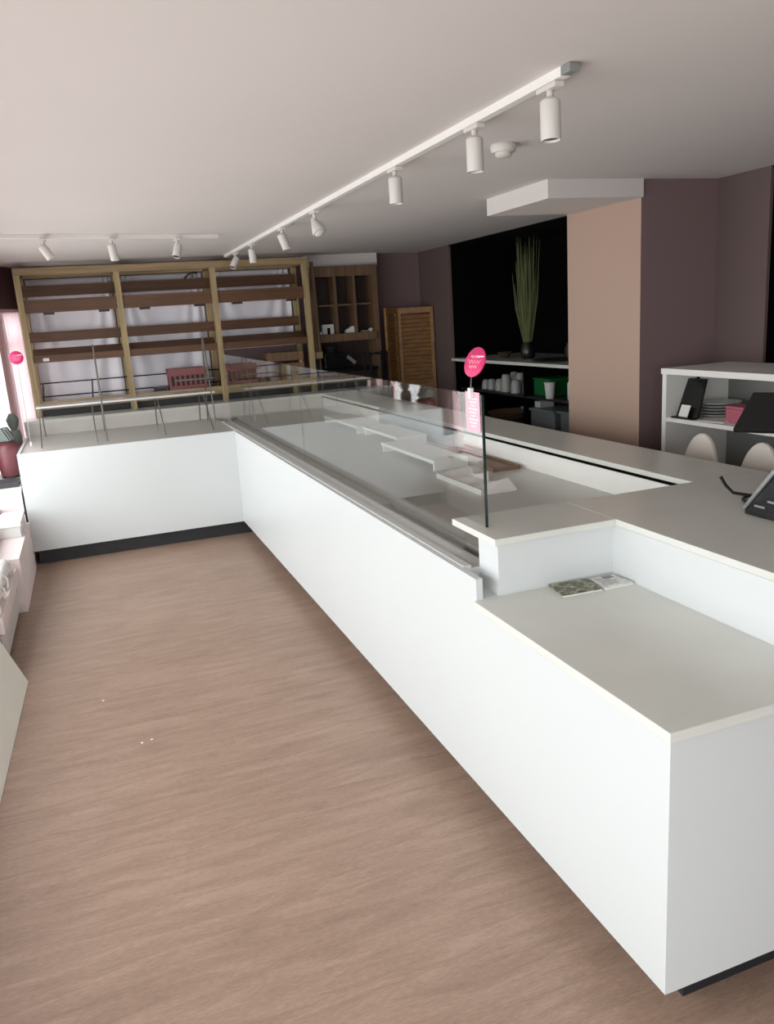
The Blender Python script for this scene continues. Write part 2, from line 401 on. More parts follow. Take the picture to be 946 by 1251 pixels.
for k in range(5):
    y = 1.98+.1*k; mb.slab([(.58+.015*(k % 2), y, .8265), (.76-.02*(k % 3), y, .8265), (.77, y+.1, .83+.03*((k+1) % 2)), (.60, y+.1, .84)], (0, 0, .008))
obj('tray_sheet', mb, 'card', wtj)
obj('tray_edge', MB().box((.575, 1.98, .826), (.582, 2.48, .852)), 'ceramic', wtj)

# leaflets on the low worktop
def leaflet(pts, m, z, label, extra=None):
    t = thing('leaflet', (pts[0][0], pts[0][1], z), label, 'leaflet')
    obj('cover', MB().prism(pts, z, z+.006), m, t)
    obj('pages', MB().prism([(p[0]+.004, p[1]-.003) for p in pts], z-.004, z-.0002), 'card', t)
    return t
leaflet([(.236, .782), (.372, .775), (.388, .868), (.250, .880)], 'leaf', .7815, 'folded leaflet with a dark green printed cover on the low worktop')
t = leaflet([(.380, .770), (.488, .772), (.478, .862), (.392, .866)], 'paper', .7815, 'white leaflet with grey print lying against the step panel')
mb = MB()
for k in range(5): mb.box((.395, .787+.012*k, .7877), (.395+.05+.006*(k % 3), .790+.012*k, .7881))
mb.box((.43, .835, .7877), (.465, .858, .7881))
obj('print', mb, 'grey', t)

# ------------------------------------------------------------------ till corner
te = thing('card_terminal', (.9, .64, .966), 'black wedge-shaped card terminal with a silver edge on the wide raised worktop', 'card terminal')
obj('body', MB().slab([(.86, .705, .968), (.86, .46, .968), (.86, .40, 1.22), (.86, .545, 1.165), (.86, .70, .990)], (.17, 0, 0)), 'blackgloss', te, .004)
obj('silver_edge', MB().slab([(.853, .712, .985), (.853, .697, .982), (.853, .535, 1.175), (.853, .395, 1.240), (.853, .395, 1.255), (.853, .545, 1.19)], (.184, 0, 0)), 'alu', te, .003)
mb = MB()
for k in range(3): mb.box((.856, .52+.05*k, 1.0+.022*(2-k)), (.860, .56+.05*k, 1.006+.022*(2-k)))
obj('side_slots', mb, 'grey', te)
for y in (.48, .66): obj('foot', MB().box((.88, y, .966), (1.0, y+.02, .9682)), 'blackgloss', te)
pts = []
for k in range(30):
    a = k/29; th = a*2.4*math.pi
    pts.append((1.0+.05*math.cos(th)+.02*a, .80+.055*math.sin(th)-.05*a, .974+.010*a+.004*math.sin(th*2)))
cb = obj('power_cable', MB().tube([(.975, .935, 1.035), (.985, .92, 1.005), (1.0, .90, .980)]+pts+[(1.03, .70, .975), (1.03, .66, .985)], .0055, 8), 'blackgloss', None, smooth=True)
tag(cb, 'coiled black power cable behind the card terminal', 'cable')

mo = thing('till_monitor', (1.4, .75, .966), 'tilted black till screen standing over the raised worktop end', 'monitor')
P = V((1.052, .965, 1.175)); dd = V((.20, -.30, .0)); up = V((.148, .065, .110))
nn = dd.cross(up).normalized()
obj('housing', MB().slab([P, P+dd, P+dd+up, P+up], nn*.02), 'blackgloss', mo, .004)
e = .06
def q(a, b): return P+dd*a+up*b
obj('display', MB().slab([q(.03, .08), q(.97, .08), q(.97, .93), q(.03, .93)], -nn*.0015), 'screen', mo)
st = P+dd*.62+up*.3+nn*.03
obj('stand_arm', MB().bar((st.x, st.y, 1.19), (st.x, st.y, .985), .04, .03), 'blackgloss', mo)
obj('stand_base', MB().box((st.x-.09, st.y-.09, .966), (st.x+.09, st.y+.09, .986)), 'blackgloss', mo, .004)

# stools behind the counter
def stool(loc, label):
    t = thing('counter_chair', loc, label, 'chair', 'white shell chairs behind the counter')
    x, y, z = loc
    mb = MB(); n = 24; outer = []; 
    w, h = .122, .36; zs = .625
    ring = [(-w*.8, zs), (-w, zs+.12)] + [(-w*math.cos(t), zs+.12+(h-.12)*math.sin(t)) for t in [math.pi*k/n for k in range(1, n)]] + [(w, zs+.12), (w*.8, zs)]
    poly = [(x+.02+.03*((v-zs)/h), y+u, v) for u, v in ring]
    mb.slab(poly, (.028, 0, 0))
    obj('backrest', mb, 'chair', t, .008, smooth=True)
    obj('seat', MB().lathe((x-.15, y, .60), [(.12, 0), (.175, .012), (.19, .03), (.17, .045), (.05, .035)], 28), 'chair', t, smooth=True)
    for sx in (-1, 1):
        for sy in (-1, 1):
            obj('leg', MB().tube([(x-.15+sx*.09, y+sy*.09, .605), (x-.15+sx*.16, y+sy*.14, 0)], [.014, .010], 10), 'steel', t, smooth=True)
    obj('foot_ring', MB().tube([(x-.15+.15*math.cos(a), y+.14*math.sin(a), .22) for a in [2*math.pi*k/24 for k in range(25)]], .007, 6), 'steel', t, smooth=True)
    return t
stool((1.72, 1.93, 0), 'white shell chair whose back rises below the black frame on the white unit')
stool((1.72, 1.55, 0), 'white shell chair whose back rises below the tilted black screen')

# ------------------------------------------------------------------ white open unit against the pillar
wu = thing('open_shelf_unit', (2.24, 1.6, 0), 'white open shelf unit standing against the mauve pillar', 'shelf unit')
obj('top', MB().box((1.99, .6, 1.232), (2.468, 2.51, 1.265)), 'whitepaint', wu, .002)
obj('side_panel', MB().box((2.0, 2.475, 0), (2.46, 2.508, 1.232)), 'whitepaint', wu)
obj('side_panel', MB().box((2.0, .6, 0), (2.46, .633, 1.232)), 'whitepaint', wu)
obj('shelf', MB().box((2.005, .633, .968), (2.44, 2.475, .990)), 'whitepaint', wu)
obj('shelf', MB().box((2.03, .633, .45), (2.44, 2.475, .472)), 'whitepaint', wu)
obj('back_board', MB().box((2.44, .633, .05), (2.46, 2.475, 1.232)), 'cavity', wu)
obj('cable_hole', MB().lathe((2.22, 2.4738, 1.19), [(.013, 0), (.013, .001)], 18, (0, -1, 0)), 'black', wu)
bf = thing('menu_board', (2.15, 2.3, .99), 'black board leaning inside the white unit with a small white card on it', 'board')
obj('board_panel', MB().slab([(2.055, 2.455, .992), (2.055, 2.285, .992), (2.145, 2.325, 1.195), (2.145, 2.468, 1.195)], (.012, 0, .004)), 'blackgloss', bf)
obj('foot_strip', MB().box((2.02, 2.285, .9902), (2.0545, 2.455, .998)), 'blackgloss', bf)
obj('card', MB().slab([(2.040, 2.415, .9985), (2.040, 2.345, .9985), (2.064, 2.345, 1.060), (2.064, 2.415, 1.060)], (-.004, 0, .002)), 'card', bf)
for k in range(5):
    p = obj('plate', MB().lathe((2.24, 2.325, .990+.016*k), [(.05, 0), (.07, .002), (.115, .014), (.113, .0155), (.02, .006)], 32), 'ceramic', None, smooth=True)
    tag(p, 'pale plate in the stack on the upper shelf of the white unit', 'plate', 'stacked plates in the white unit')
pp = obj('paper_sheet', MB().prism([(2.02, 2.24), (2.05, 2.08), (2.12, 2.10), (2.09, 2.26)], .9905, .9935), 'card'); tag(pp, 'loose white paper at the shelf edge in front of the plates', 'paper')
pb = thing('pink_box', (2.15, 2.05, .990), 'small pink box on the upper shelf of the white unit', 'box')
obj('box_body', MB().box((2.09, 1.99, .9905), (2.21, 2.115, 1.062)), 'pinkbox', pb, .004)
obj('box_lid', MB().box((2.088, 1.988, 1.062), (2.212, 2.117, 1.076)), 'pinkbox', pb, .003)
gf = obj('dark_folder', MB().slab([(2.36, 2.20, 1.068), (2.36, 1.5, 1.058), (2.42, 1.5, 1.068), (2.42, 2.20, 1.078)], (0, 0, -.066)), 'slab_dark'); tag(gf, 'dark flat folder behind the plates in the white unit', 'folder')
bb = thing('brown_carton', (2.2, 1.55, .472), 'brown carton on the bottom shelf of the white unit', 'carton')
obj('carton_body', MB().box((2.08, 1.42, .473), (2.36, 1.68, .80)), 'brown', bb)
obj('carton_flap', MB().slab([(2.08, 1.42, .80), (2.08, 1.68, .80), (2.02, 1.68, .86), (2.02, 1.42, .86)], (.004, 0, .004)), 'brown', bb)
mb = MB()
for k in range(5):
    a = k*1.3; mb.tube([(2.15+.06*math.cos(a+t*.5), 2.0+.10*math.sin(a+t*.7)+.03*k-.05, .482+.028*t+.01*k) for t in range(9)], .007, 6)
cbm = obj('dark_cables', mb, 'blackgloss', None, smooth=True); tag(cbm, 'tangle of dark cables on the bottom shelf of the white unit', 'cables', None, 'stuff')

# ------------------------------------------------------------------ dark back bar seen through the opening
bk = thing('back_bar', (2.8, 4.9, 0), 'dark back bar with a pale worktop in the black opening', 'back bar')
obj('worktop', MB().box((2.445, 3.385, 1.163), (3.24, 6.262, 1.19)), 'quartz', bk, .002)
obj('shelf', MB().box((2.52, 3.4, .875), (3.2, 6.25, .893)), 'slab_dark', bk)
obj('shelf', MB().box((2.52, 3.4, .605), (3.2, 6.25, .625)), 'slab_dark', bk)
for y in (3.39, 4.95, 6.235): obj('upright', MB().box((2.52, y, 0), (3.2, y+.02, 1.163)), 'black', bk)
struct('trim_5', MB().box((3.2, 3.4, 0), (3.24, 6.25, 1.163)), 'black')
gl = thing('grass_vase', (2.72, 5.22, 1.19), 'tall dried grass in a dark vase on the back bar worktop', 'vase')
obj('vase', MB().lathe((2.72, 5.22, 1.19), [(.05, 0), (.062, .02), (.07, .07), (.05, .13), (.045, .15), (.04, .15)], 24), 'darkvase', gl, smooth=True)
mb = MB(); rnd = random.Random(3)
for k in range(70):
    a = rnd.uniform(0, 2*math.pi); r0 = rnd.uniform(0, .035); r1 = rnd.uniform(.01, .13); H = rnd.uniform(.66, 1.07)
    b0 = V((2.72+r0*math.cos(a), 5.22+r0*math.sin(a), 1.33)); b1 = V((2.72+r1*math.cos(a), 5.22+r1*math.sin(a), 1.19+H))
    midp = b0.lerp(b1, .5)+V((r1*.18*math.cos(a), r1*.18*math.sin(a), 0))
    mb.tube([b0, b0.lerp(midp, .5), midp, midp.lerp(b1, .55), b1], [.0035, .0045, .0045, .0035, .0008], 4)
obj('grass_blades', mb, 'grass', gl)
def bowl(x, y, r, h, m, label, cat):
    o = obj('bowl', MB().lathe((x, y, 1.19), [(r*.5, 0), (r, h), (r*.93, h), (r*.45, h*.12)], 24), m, None, smooth=True); tag(o, label, cat)
bowl(2.70, 5.62, .07, .055, 'jar', 'small brown bowl beside the dark vase on the back bar', 'bowl')
for i, (x, y) in enumerate(((2.95, 4.85), (2.95, 4.62))):
    t = thing('storage_jar', (x, y, 1.19), ('dim glass jar just past the dark vase on the back bar', 'dim glass jar closest to the pillar on the back bar')[i], 'jar', 'jars on the back bar')
    obj('jar_body', MB().lathe((x, y, 1.19), [(.06, 0), (.07, .01), (.07, .09), (.055, .11)], 20), 'jar', t, smooth=True)
    obj('jar_lid', MB().lathe((x, y, 1.30), [(.056, 0), (.056, .02), (.02, .03)], 20), 'slab_dark', t, smooth=True)
pl = obj('dark_platter', MB().lathe((2.66, 4.7, 1.19), [(.10, 0), (.19, .018), (.18, .02), (.08, .006)], 32), 'slab_dark', None, smooth=True); tag(pl, 'dark round platter on the back bar worktop by the pillar', 'platter')
bo = obj('pale_board', MB().box((2.60, 3.75, 1.19), (2.92, 4.18, 1.212)), 'greydrawer', None, .004); tag(bo, 'pale flat board on the back bar worktop nearest the pillar', 'board')
# cups and jugs on the shelf under the worktop
k = 0
cups = [(2.62, 5.86, .045, .09), (2.62, 5.74, .045, .10), (2.74, 5.68, .05, .14), (2.62, 5.58, .048, .11), (2.72, 5.48, .05, .17), (2.60, 5.42, .05, .16), (2.70, 5.33, .05, .17), (2.60, 5.24, .05, .12), (2.66, 5.12, .052, .18)]
for x, y, r, h in cups:
    t = thing('white_cup', (x, y, .893), 'upturned pale cup in the cluster under the back bar worktop', 'cup', 'cups under the back bar worktop')
    obj('cup_body', MB().lathe((x, y, .893), [(r, 0), (r*.97, h*.3), (r*.8, h*.85), (r*.55, h), (.01, h)], 20), 'dimware', t, smooth=True)
gb = thing('green_box', (2.66, 4.86, .893), 'green plastic box under the back bar worktop', 'box')
obj('box_body', MB().prism([(2.60, 4.66), (2.60, 4.93), (2.85, 4.93), (2.85, 4.66)], .894, 1.03), 'green', gb, .01)
obj('box_rim', MB().box((2.592, 4.652, 1.03), (2.858, 4.938, 1.045)), 'green', gb, .004)
pc = thing('paper_cup', (2.56, 4.62, .893), 'white paper cup in front of the green box', 'cup')
obj('cup_wall', MB().lathe((2.56, 4.60, .893), [(.034, 0), (.047, .13), (.044, .13), (.03, .01)], 24), 'ceramic', pc, smooth=True)
obj('cup_rim', MB().lathe((2.56, 4.60, 1.02), [(.047, 0), (.050, .004), (.047, .008)], 24), 'ceramic', pc, smooth=True)
labs = ['white squeeze bottle closest to the green box', 'white squeeze bottle in the middle of the bottle row by the pillar', 'white squeeze bottle closest to the pillar']
for i, (x, y, h) in enumerate(((2.62, 4.36, .19), (2.70, 4.22, .17), (2.60, 4.10, .16))):
    t = thing('squeeze_bottle', (x, y, .893), labs[i], 'bottle', 'bottles by the pillar')
    obj('bottle_body', MB().lathe((x, y, .893), [(.036, 0), (.04, .01), (.04, h*.7), (.02, h*.85)], 20), 'ceramic', t, smooth=True)
    obj('bottle_cap', MB().lathe((x, y, .893+h*.85), [(.02, 0), (.018, h*.1), (.006, h*.2)], 16), 'tub', t, smooth=True)
dsh = obj('flat_dish', MB().lathe((2.58, 4.28, .893), [(.05, 0), (.075, .02), (.07, .022), (.03, .006)], 24), 'ceramic', None, smooth=True); dsh.location.y = -.06; tag(dsh, 'flat white dish in front of the squeeze bottles', 'dish')
labs = ['long pale plastic tub on the lower back bar shelf', 'short pale plastic tub on the lower back bar shelf by the pillar']
for i, (y0, y1, h) in enumerate(((4.55, 5.1, .14), (4.18, 4.5, .15))):
    t = thing('plastic_tub', (2.7, (y0+y1)/2, .625), labs[i], 'tub')
    obj('tub_body', MB().slab([(2.58, y0+.02, .626), (2.85, y0+.02, .626), (2.85, y1-.02, .626), (2.58, y1-.02, .626)], (0, 0, h)), 'tub', t, .01)
    obj('tub_lid', MB().box((2.56, y0, .626+h), (2.87, y1, .646+h)), 'tub', t, .006)
tc = obj('small_carton', MB().box((2.62, 4.86, .787), (2.76, 5.02, .84)), 'card', None, .003); tag(tc, 'small pale carton lying on the long plastic tub', 'carton')
bt = obj('basket_tray', MB().lathe((2.7, 5.55, .625), [(.16, 0), (.21, .07), (.20, .07), (.15, .012)], 28), 'brown', None, smooth=True); tag(bt, 'round brown basket on the lower back bar shelf', 'basket')

# ------------------------------------------------------------------ bread shelving at the far wall
su = thing('bread_shelving', (-.2, 6.7, 0), 'tall pine framed shelving with brown boards along the far wall', 'shelving')
PX = [-1.465, -.655, .185, 1.06]
for x in PX:
    obj('post', MB().box((x-.025, 6.48, 0), (x+.025, 6.53, 2.20)), 'pinewood', su)
    obj('rear_post', MB().box((x-.025, 6.92, 0), (x+.025, 6.97, 2.20)), 'pinewood', su)
obj('top_beam', MB().box((-1.49, 6.475, 2.175), (1.085, 6.535, 2.235)), 'pinewoodx', su)
obj('rear_beam', MB().box((-1.49, 6.92, 2.175), (1.085, 6.97, 2.235)), 'pinewoodx', su)
for x in PX: obj('cross_beam', MB().box((x-.024, 6.536, 2.18), (x+.024, 6.919, 2.23)), 'pinewoodx', su)
for a, b in zip(PX, PX[1:]):
    a += .0255; b -= .0255
    obj('rear_board', MB().box((a-.0248, 6.895, 2.015), (b+.0248, 6.918, 2.112)), 'brownwood', su)
    obj('front_board', MB().box((a, 6.50, 1.862), (b, 6.522, 1.972)), 'brownwood', su)
    obj('rear_board', MB().box((a-.0248, 6.895, 1.612), (b+.0248, 6.918, 1.702)), 'brownwood', su)
    obj('front_board', MB().box((a, 6.50, 1.44), (b, 6.522, 1.50)), 'pinewoodx' if a > 9 else 'brownwood', su)
    obj('shelf', MB().slab([(a, 6.523, 1.468), (b, 6.523, 1.468), (b, 6.72, 1.54), (a, 6.72, 1.54)], (0, 0, .016)), 'brownwood', su)
    for s in (a+.14, b-.16): obj('bracket', MB().box((s, 6.522, 1.845), (s+.09, 6.60, 1.862)), 'cabdark', su)
    obj('bottom_rail', MB().box((a, 6.50, 1.05), (b, 6.522, 1.105)), 'pinewoodx', su)
    obj('bottom_shelf', MB().box((a, 6.523, 1.03), (b, 6.918, 1.05)), 'pinewoodx', su)
obj('base_panel', MB().box((-1.44, 6.62, .02), (1.03, 6.64, 1.02)), 'slab_dark', su)

# plastic sheets hanging on the wall behind the three bays
labs = ['creased white plastic sheet behind the shelving bay by the window', 'creased white plastic sheet behind the middle shelving bay', 'creased white plastic sheet behind the shelving bay by the cubby cabinet']
for i, (a, b) in enumerate(zip(PX, PX[1:])):
    bm = MB(); nx, nz = 70, 26; z0, z1 = (1.06 if i < 2 else 1.42), 2.17; a += .03; b -= .03; rows = []
    for j in range(nz+1):
        t = j/nz; row = []
        for k in range(nx+1):
            s = k/nx; x = a+(b-a)*s; z = z0+(z1-z0)*t
            d = 0
            for c, f in ((.04, 5), (.95, 6)):       # folds fan out from where it is pinned up
                th = math.atan2(s-c, 1.25-t); fall = math.exp(-((s-c)/(.10+.28*(1-t)))**2)
                d += .020*fall*math.sin(th*f*4.5+i*1.7+c*5)+.004*math.sin(s*9+t*5+i)
            row.append(bm.bm.verts.new((x, 7.008+d*.7, z)))
        rows.append(row)
    for A, B in zip(rows, rows[1:]):
        for k in range(nx): bm.bm.faces.new((A[k], A[k+1], B[k+1], B[k]))
    o = obj('plastic_sheet', bm, 'plastic', None, smooth=True)
    sm = o.modifiers.new('thick', 'SOLIDIFY'); sm.thickness = .002; sm.offset = 0
    tag(o, labs[i], 'plastic sheet', 'plastic sheets behind the shelving')

# dark wire rail standing on the bottom shelf
wr = thing('wire_rail', (-.6, 6.84, 1.05), 'thin dark metal rail running along the bottom of the pine shelving', 'rail')
for z in (1.243, 1.122): obj('rail_bar', MB().tube([(-1.435, 6.86, z), (.20, 6.86, z)], .006, 6), 'darksteel', wr, smooth=True)
for x in (-1.43, -1.0, -.15, .19): obj('rail_post', MB().tube([(x, 6.86, 1.0505), (x+.02, 6.86, 1.25)], .007, 6), 'darksteel', wr, smooth=True)

cr = thing('pink_crate', (-.14, 6.72, 1.05), 'dusky pink slatted crate on the bottom shelf of the pine shelving', 'crate')
mb = MB(); x0, x1, y0, y1 = -.31, .04, 6.58, 6.80
obj('crate_base', MB().box((x0, y0, 1.082), (x1, y1, 1.10)), 'crate', cr)
obj('crate_feet', MB().box((x0+.03, y0+.02, 1.0505), (x0+.06, y1-.02, 1.082)).box((x1-.06, y0+.02, 1.0505), (x1-.03, y1-.02, 1.082)), 'cabdark', cr)
for z in (1.225, 1.102): mb.box((x0, y0, z), (x1, y0+.01, z+.03)).box((x0, y1-.01, z), (x1, y1, z+.03)).box((x0, y0+.01, z), (x0+.01, y1-.01, z+.03)).box((x1-.01, y0+.01, z), (x1, y1-.01, z+.03))
mb.box((x0, y0, 1.255), (x1, y0+.01, 1.29)).box((x0, y1-.01, 1.255), (x1, y1, 1.29))
obj('crate_frame', mb, 'crate', cr)
mb = MB()
for k in range(8):
    x = x0+.004+k*(x1-x0-.026)/7
    for y in (y0+.0102, y1-.02): mb.box((x, y, 1.10), (x+.018, y+.008, 1.25))
obj('crate_slats', mb, 'crate', cr)
mb = MB().box((x0+.02, y0+.03, 1.101), (x1-.02, y1-.03, 1.235)); obj('crate_dark_fill', mb, 'cabdark', cr)  # dark block fills the inside, so it reads dark between the slats
for i, (a, b, h) in enumerate(((.26, .60, .24), (.63, .99, .30))):
    t = thing('wooden_crate', ((a+b)/2, 6.72, 1.05), ('dark wooden crate on the bottom shelf, next to the middle post', 'taller dark wooden crate on the bottom shelf, next to the end post')[i], 'crate')
    obj('crate_base', MB().box((a, 6.55, 1.0505), (b, 6.88, 1.066)), 'cabwood', t)
    mb = MB()
    for z in (1.07, 1.07+h*.36, 1.07+h*.72):
        mb.box((a, 6.55, z), (b, 6.562, z+h*.27)).box((a, 6.868, z), (b, 6.88, z+h*.27)).box((a, 6.563, z), (a+.012, 6.867, z+h*.27)).box((b-.012, 6.563, z), (b, 6.867, z+h*.27))
    obj('crate_sides', mb, 'cabwood', t)
    for x in (a+.014, b-.039): obj('corner_post', MB().box((x, 6.563, 1.066), (x+.025, 6.59, 1.07+h)), 'pinewood', t)
bx = thing('dark_carton', (-.38, 6.7, 1.05), 'small dark carton beside the pink crate', 'carton')
obj('carton_body', MB().box((-.44, 6.6, 1.0505), (-.335, 6.78, 1.12)), 'slab_dark', bx, .003)
obj('carton_lid', MB().box((-.442, 6.598, 1.12), (-.333, 6.782, 1.13)), 'slab_dark', bx)
hk = obj('bread_tongs', MB().tube([(-.02, 6.91, 2.113), (.02, 6.91, 2.15), (.06, 6.90, 2.165), (.10, 6.90, 2.16)], .008, 6).tube([(.05, 6.90, 2.165), (.06, 6.90, 2.12)], .010, 6), 'blackgloss', None, smooth=True)
tag(hk, 'small dark metal piece perched on the top rear board', 'hook')
pt = obj('price_ticket', MB().box((-1.36, 6.492, 1.452), (-1.31, 6.499, 1.478)), 'card'); tag(pt, 'small white ticket on the lower front board by the window', 'ticket')

# wire stand on the return counter
ws = thing('wire_stand', (-.75, 5.75, .838), 'spindly metal wire stand with a pale shelf on the return counter', 'wire stand')
obj('stand_shelf', MB().box((-1.44, 5.78, 1.106), (-.02, 6.08, 1.114)), 'deck', ws, .004)
def hair(x, y0, y1, top, r=.006, ytop=None):
    ym = (y0+y1)/2 if ytop is None else ytop
    return MB().tube([(x, y0, .8385), (x, ym-.03, top-.02), (x, ym-.012, top-.003), (x, ym+.012, top-.003), (x, ym+.03, top-.02), (x, y1, .8385)], r, 6)
obj('hairpin_leg', hair(-.945, 5.36, 6.12, 1.575), 'steel', ws, smooth=True)
obj('hairpin_leg', hair(-.06, 5.62, 6.10, 1.575), 'steel', ws, smooth=True)
for x in (-1.42, -1.02, -.50, -.12):
    for y, dy in ((5.79, -.42), (6.06, .10)):
        obj('leg', MB().tube([(x, y, 1.106), (x, y+dy, .8385)], .005, 6), 'steel', ws, smooth=True)
obj('cross_bar', MB().tube([(-.34, 5.72, 1.235), (-.02, 5.72, 1.235)], .006, 6), 'steel', ws, smooth=True)
obj('shelf_rim', MB().tube([(-1.44, 5.775, 1.110), (-.02, 5.775, 1.110)], .008, 6), 'ceramic', ws, smooth=True)

# cubby cabinet, pale box over it
cc = thing('cubby_cabinet', (1.53, 6.9, 0), 'tall oak cabinet with six dark cubbyholes near the far corner', 'cabinet')
x0, x1, y0, y1 = 1.17, 1.88, 6.76, 7.02
obj('side_panel', MB().box((x0, y0, .9), (x0+.055, y1, 2.16)), 'cabwood', cc)
obj('side_panel', MB().box((x1-.05, y0, 0), (x1, y1, 2.16)), 'cabwood', cc)
obj('top_board', MB().box((x0+.056, y0, 2.06), (x1-.051, y1, 2.16)), 'cabwood', cc)
obj('bottom_board', MB().box((x0+.056, y0-.04, 1.425), (x1-.051, y1, 1.50)), 'cabwood', cc)
obj('back_board', MB().box((x0+.056, y1-.012, .5), (x1-.051, y1, 2.059)), 'cabdark', cc)
wv = (x1-x0-.107)/3
for k in (1, 2): obj('divider', MB().box((x0+.056+wv*k-.014, y0, 1.501), (x0+.056+wv*k+.014, y1-.013, 2.059)), 'cabwood', cc)
for k in range(3): obj('shelf', MB().box((x0+.057+wv*k+(.015 if k else 0), y0+.03, 1.775), (x0+.054+wv*(k+1)-.016, y1-.013, 1.792)), 'cabwood', cc)
obj('base_cupboard', MB().box((x0+.056, y0+.04, 0), (x1-.051, y1, .5)), 'cabdark', cc)
struct('trim_6', MB().box((1.18, 6.86, 2.162), (1.93, 7.04, ZC)), 'ceiling')
it = thing('white_block', (1.36, 6.84, 1.5), 'white block with a dark square hole in the cubby cabinet', 'ornament')
obj('block', MB().box((1.275, 6.80, 1.5005), (1.40, 6.88, 1.60)), 'ceramic', it, .004)
obj('hole', MB().box((1.325, 6.796, 1.5005), (1.355, 6.7998, 1.565)), 'black', it)
it = obj('crumpled_paper', MB().slab([(1.52, 6.80, 1.503), (1.64, 6.80, 1.503), (1.65, 6.80, 1.555), (1.60, 6.80, 1.57), (1.53, 6.80, 1.535)], (0, .07, -.002)), 'card', None, .006); tag(it, 'crumpled white paper in the middle lower cubbyhole', 'paper')
it = obj('small_stone', MB().lathe((1.80, 6.82, 1.5005), [(.02, 0), (.03, .015), (.025, .032), (.008, .04)], 16), 'ceramic', None, smooth=True); tag(it, 'small white lump in the lower cubbyhole by the louvred screen', 'ornament')
it = obj('flat_packet', MB().box((1.69, 6.79, 1.5005), (1.765, 6.86, 1.518)), 'tub', None, .003); tag(it, 'flat pale packet in the lower cubbyhole by the louvred screen', 'packet')
it = obj('small_bead', MB().lathe((1.25, 6.79, 1.5005), [(.012, 0), (.018, .012), (.012, .028), (.003, .033)], 14), 'ceramic', None, smooth=True); tag(it, 'tiny pale bead beside the white block', 'ornament')

# folded wooden poles between shelving and cubby cabinet
fp = thing('folded_rack', (1.2, 6.6, 0), 'narrow folded wooden rack propped between shelving and cubby cabinet', 'rack')
obj('pole', MB().bar((1.10, 6.62, 2.17), (1.115, 6.56, 1.33), .045, .03), 'cabwood', fp)
obj('pole', MB().bar((1.17, 6.64, 2.20), (1.165, 6.58, 1.33), .03, .03), 'cabwood', fp)
obj('pale_block', MB().box((1.075, 6.545, 1.28), (1.185, 6.60, 1.345)), 'pinewood', fp, .004)
obj('lower_pole', MB().bar((1.13, 6.57, 1.28), (1.13, 6.57, 0), .04, .03), 'darksteel', fp)
obj('top_block', MB().box((1.062, 6.60, 2.10), (1.13, 6.66, 2.20)), 'pinewood', fp, .004)

# louvred folding screen
ls = thing('louvred_screen', (2.2, 6.75, 0), 'folded louvred oak screen standing in the far corner', 'screen')
def leaf(p, q_, z1):
    p = V((p[0], p[1], 0)); q_ = V((q_[0], q_[1], 0)); d = (q_-p).normalized(); L = (q_-p).length
    nrm = V((d.y, -d.x, 0)); w = .035
    mb = MB()
    for a in (w/2, L-w/2): mb.slab([p+d*(a-w/2)-nrm*.014+V((0, 0, .03)), p+d*(a+w/2)-nrm*.014+V((0, 0, .03)), p+d*(a+w/2)+nrm*.014+V((0, 0, .03)), p+d*(a-w/2)+nrm*.014+V((0, 0, .03))], (0, 0, z1-.03))
    for z in (.06, .9, z1-.03):
        mb.slab([p+d*w-nrm*.012+V((0, 0, z-.03)), p+d*(L-w)-nrm*.012+V((0, 0, z-.03)), p+d*(L-w)+nrm*.012+V((0, 0, z-.03)), p+d*w+nrm*.012+V((0, 0, z-.03))], (0, 0, .06))
    f = obj('leaf_frame', mb, 'louvre', ls)
    for lo, hi in ((.10, .85), (.935, z1-.08)):
        mb = MB(); z = lo
        while z < hi:
            mb.slab([p+d*w+nrm*.010+V((0, 0, z)), p+d*(L-w)+nrm*.010+V((0, 0, z)), p+d*(L-w)-nrm*.012+V((0, 0, z+.030)), p+d*w-nrm*.012+V((0, 0, z+.030))], (0, 0, .006))
            z += .042
        obj('louvre_slats', mb, 'louvre', f)
leaf((1.93, 6.72), (2.10, 6.82), 1.725); leaf((2.105, 6.82), (2.46, 6.70), 1.715)

# dark desk and chair in the far corner behind the counter
dk = thing('black_desk', (1.5, 6.88, 0), 'black desk below the cubby cabinet', 'desk')
obj('desk_top', MB().box((1.24, 6.70, 1.12), (1.81, 6.995, 1.15)), 'blackgloss', dk)
for x in (1.25, 1.77):
    for y in (6.71, 6.77): obj('leg', MB().box((x, y, .501 if y > 6.78 else 0), (x+.02, y+.02, 1.12)), 'darksteel', dk)
dm = thing('coffee_grinder', (1.38, 6.85, 1.15), 'dark boxy machine on the black desk', 'machine')
obj('machine_body', MB().prism([(1.26, 6.76), (1.52, 6.76), (1.50, 6.95), (1.28, 6.95)], 1.1502, 1.31), 'blackgloss', dm, .008)
obj('machine_spout', MB().bar((1.50, 6.745, 1.27), (1.58, 6.745, 1.20), .03), 'grey', dm)
obj('machine_hopper', MB().lathe((1.36, 6.86, 1.31), [(.05, 0), (.08, .07), (.075, .07), (.04, .01)], 18), 'slab_dark', dm, smooth=True)
bs = thing('black_stand', (1.75, 6.5, 0), 'thin black metal stand in front of the louvred screen', 'stand')
for x in (1.62, 1.80):
    for y in (6.38, 6.55): obj('upright', MB().bar((x, y, 0), (x, y, 1.31), .016), 'darksteel', bs)
for z in (.5, 1.29): obj('ring_frame', MB().bar((1.612, 6.38, z), (1.808, 6.38, z), .014).bar((1.612, 6.55, z), (1.808, 6.55, z), .014).bar((1.62, 6.388, z), (1.62, 6.542, z), .014).bar((1.80, 6.388, z), (1.80, 6.542, z), .014), 'darksteel', bs)

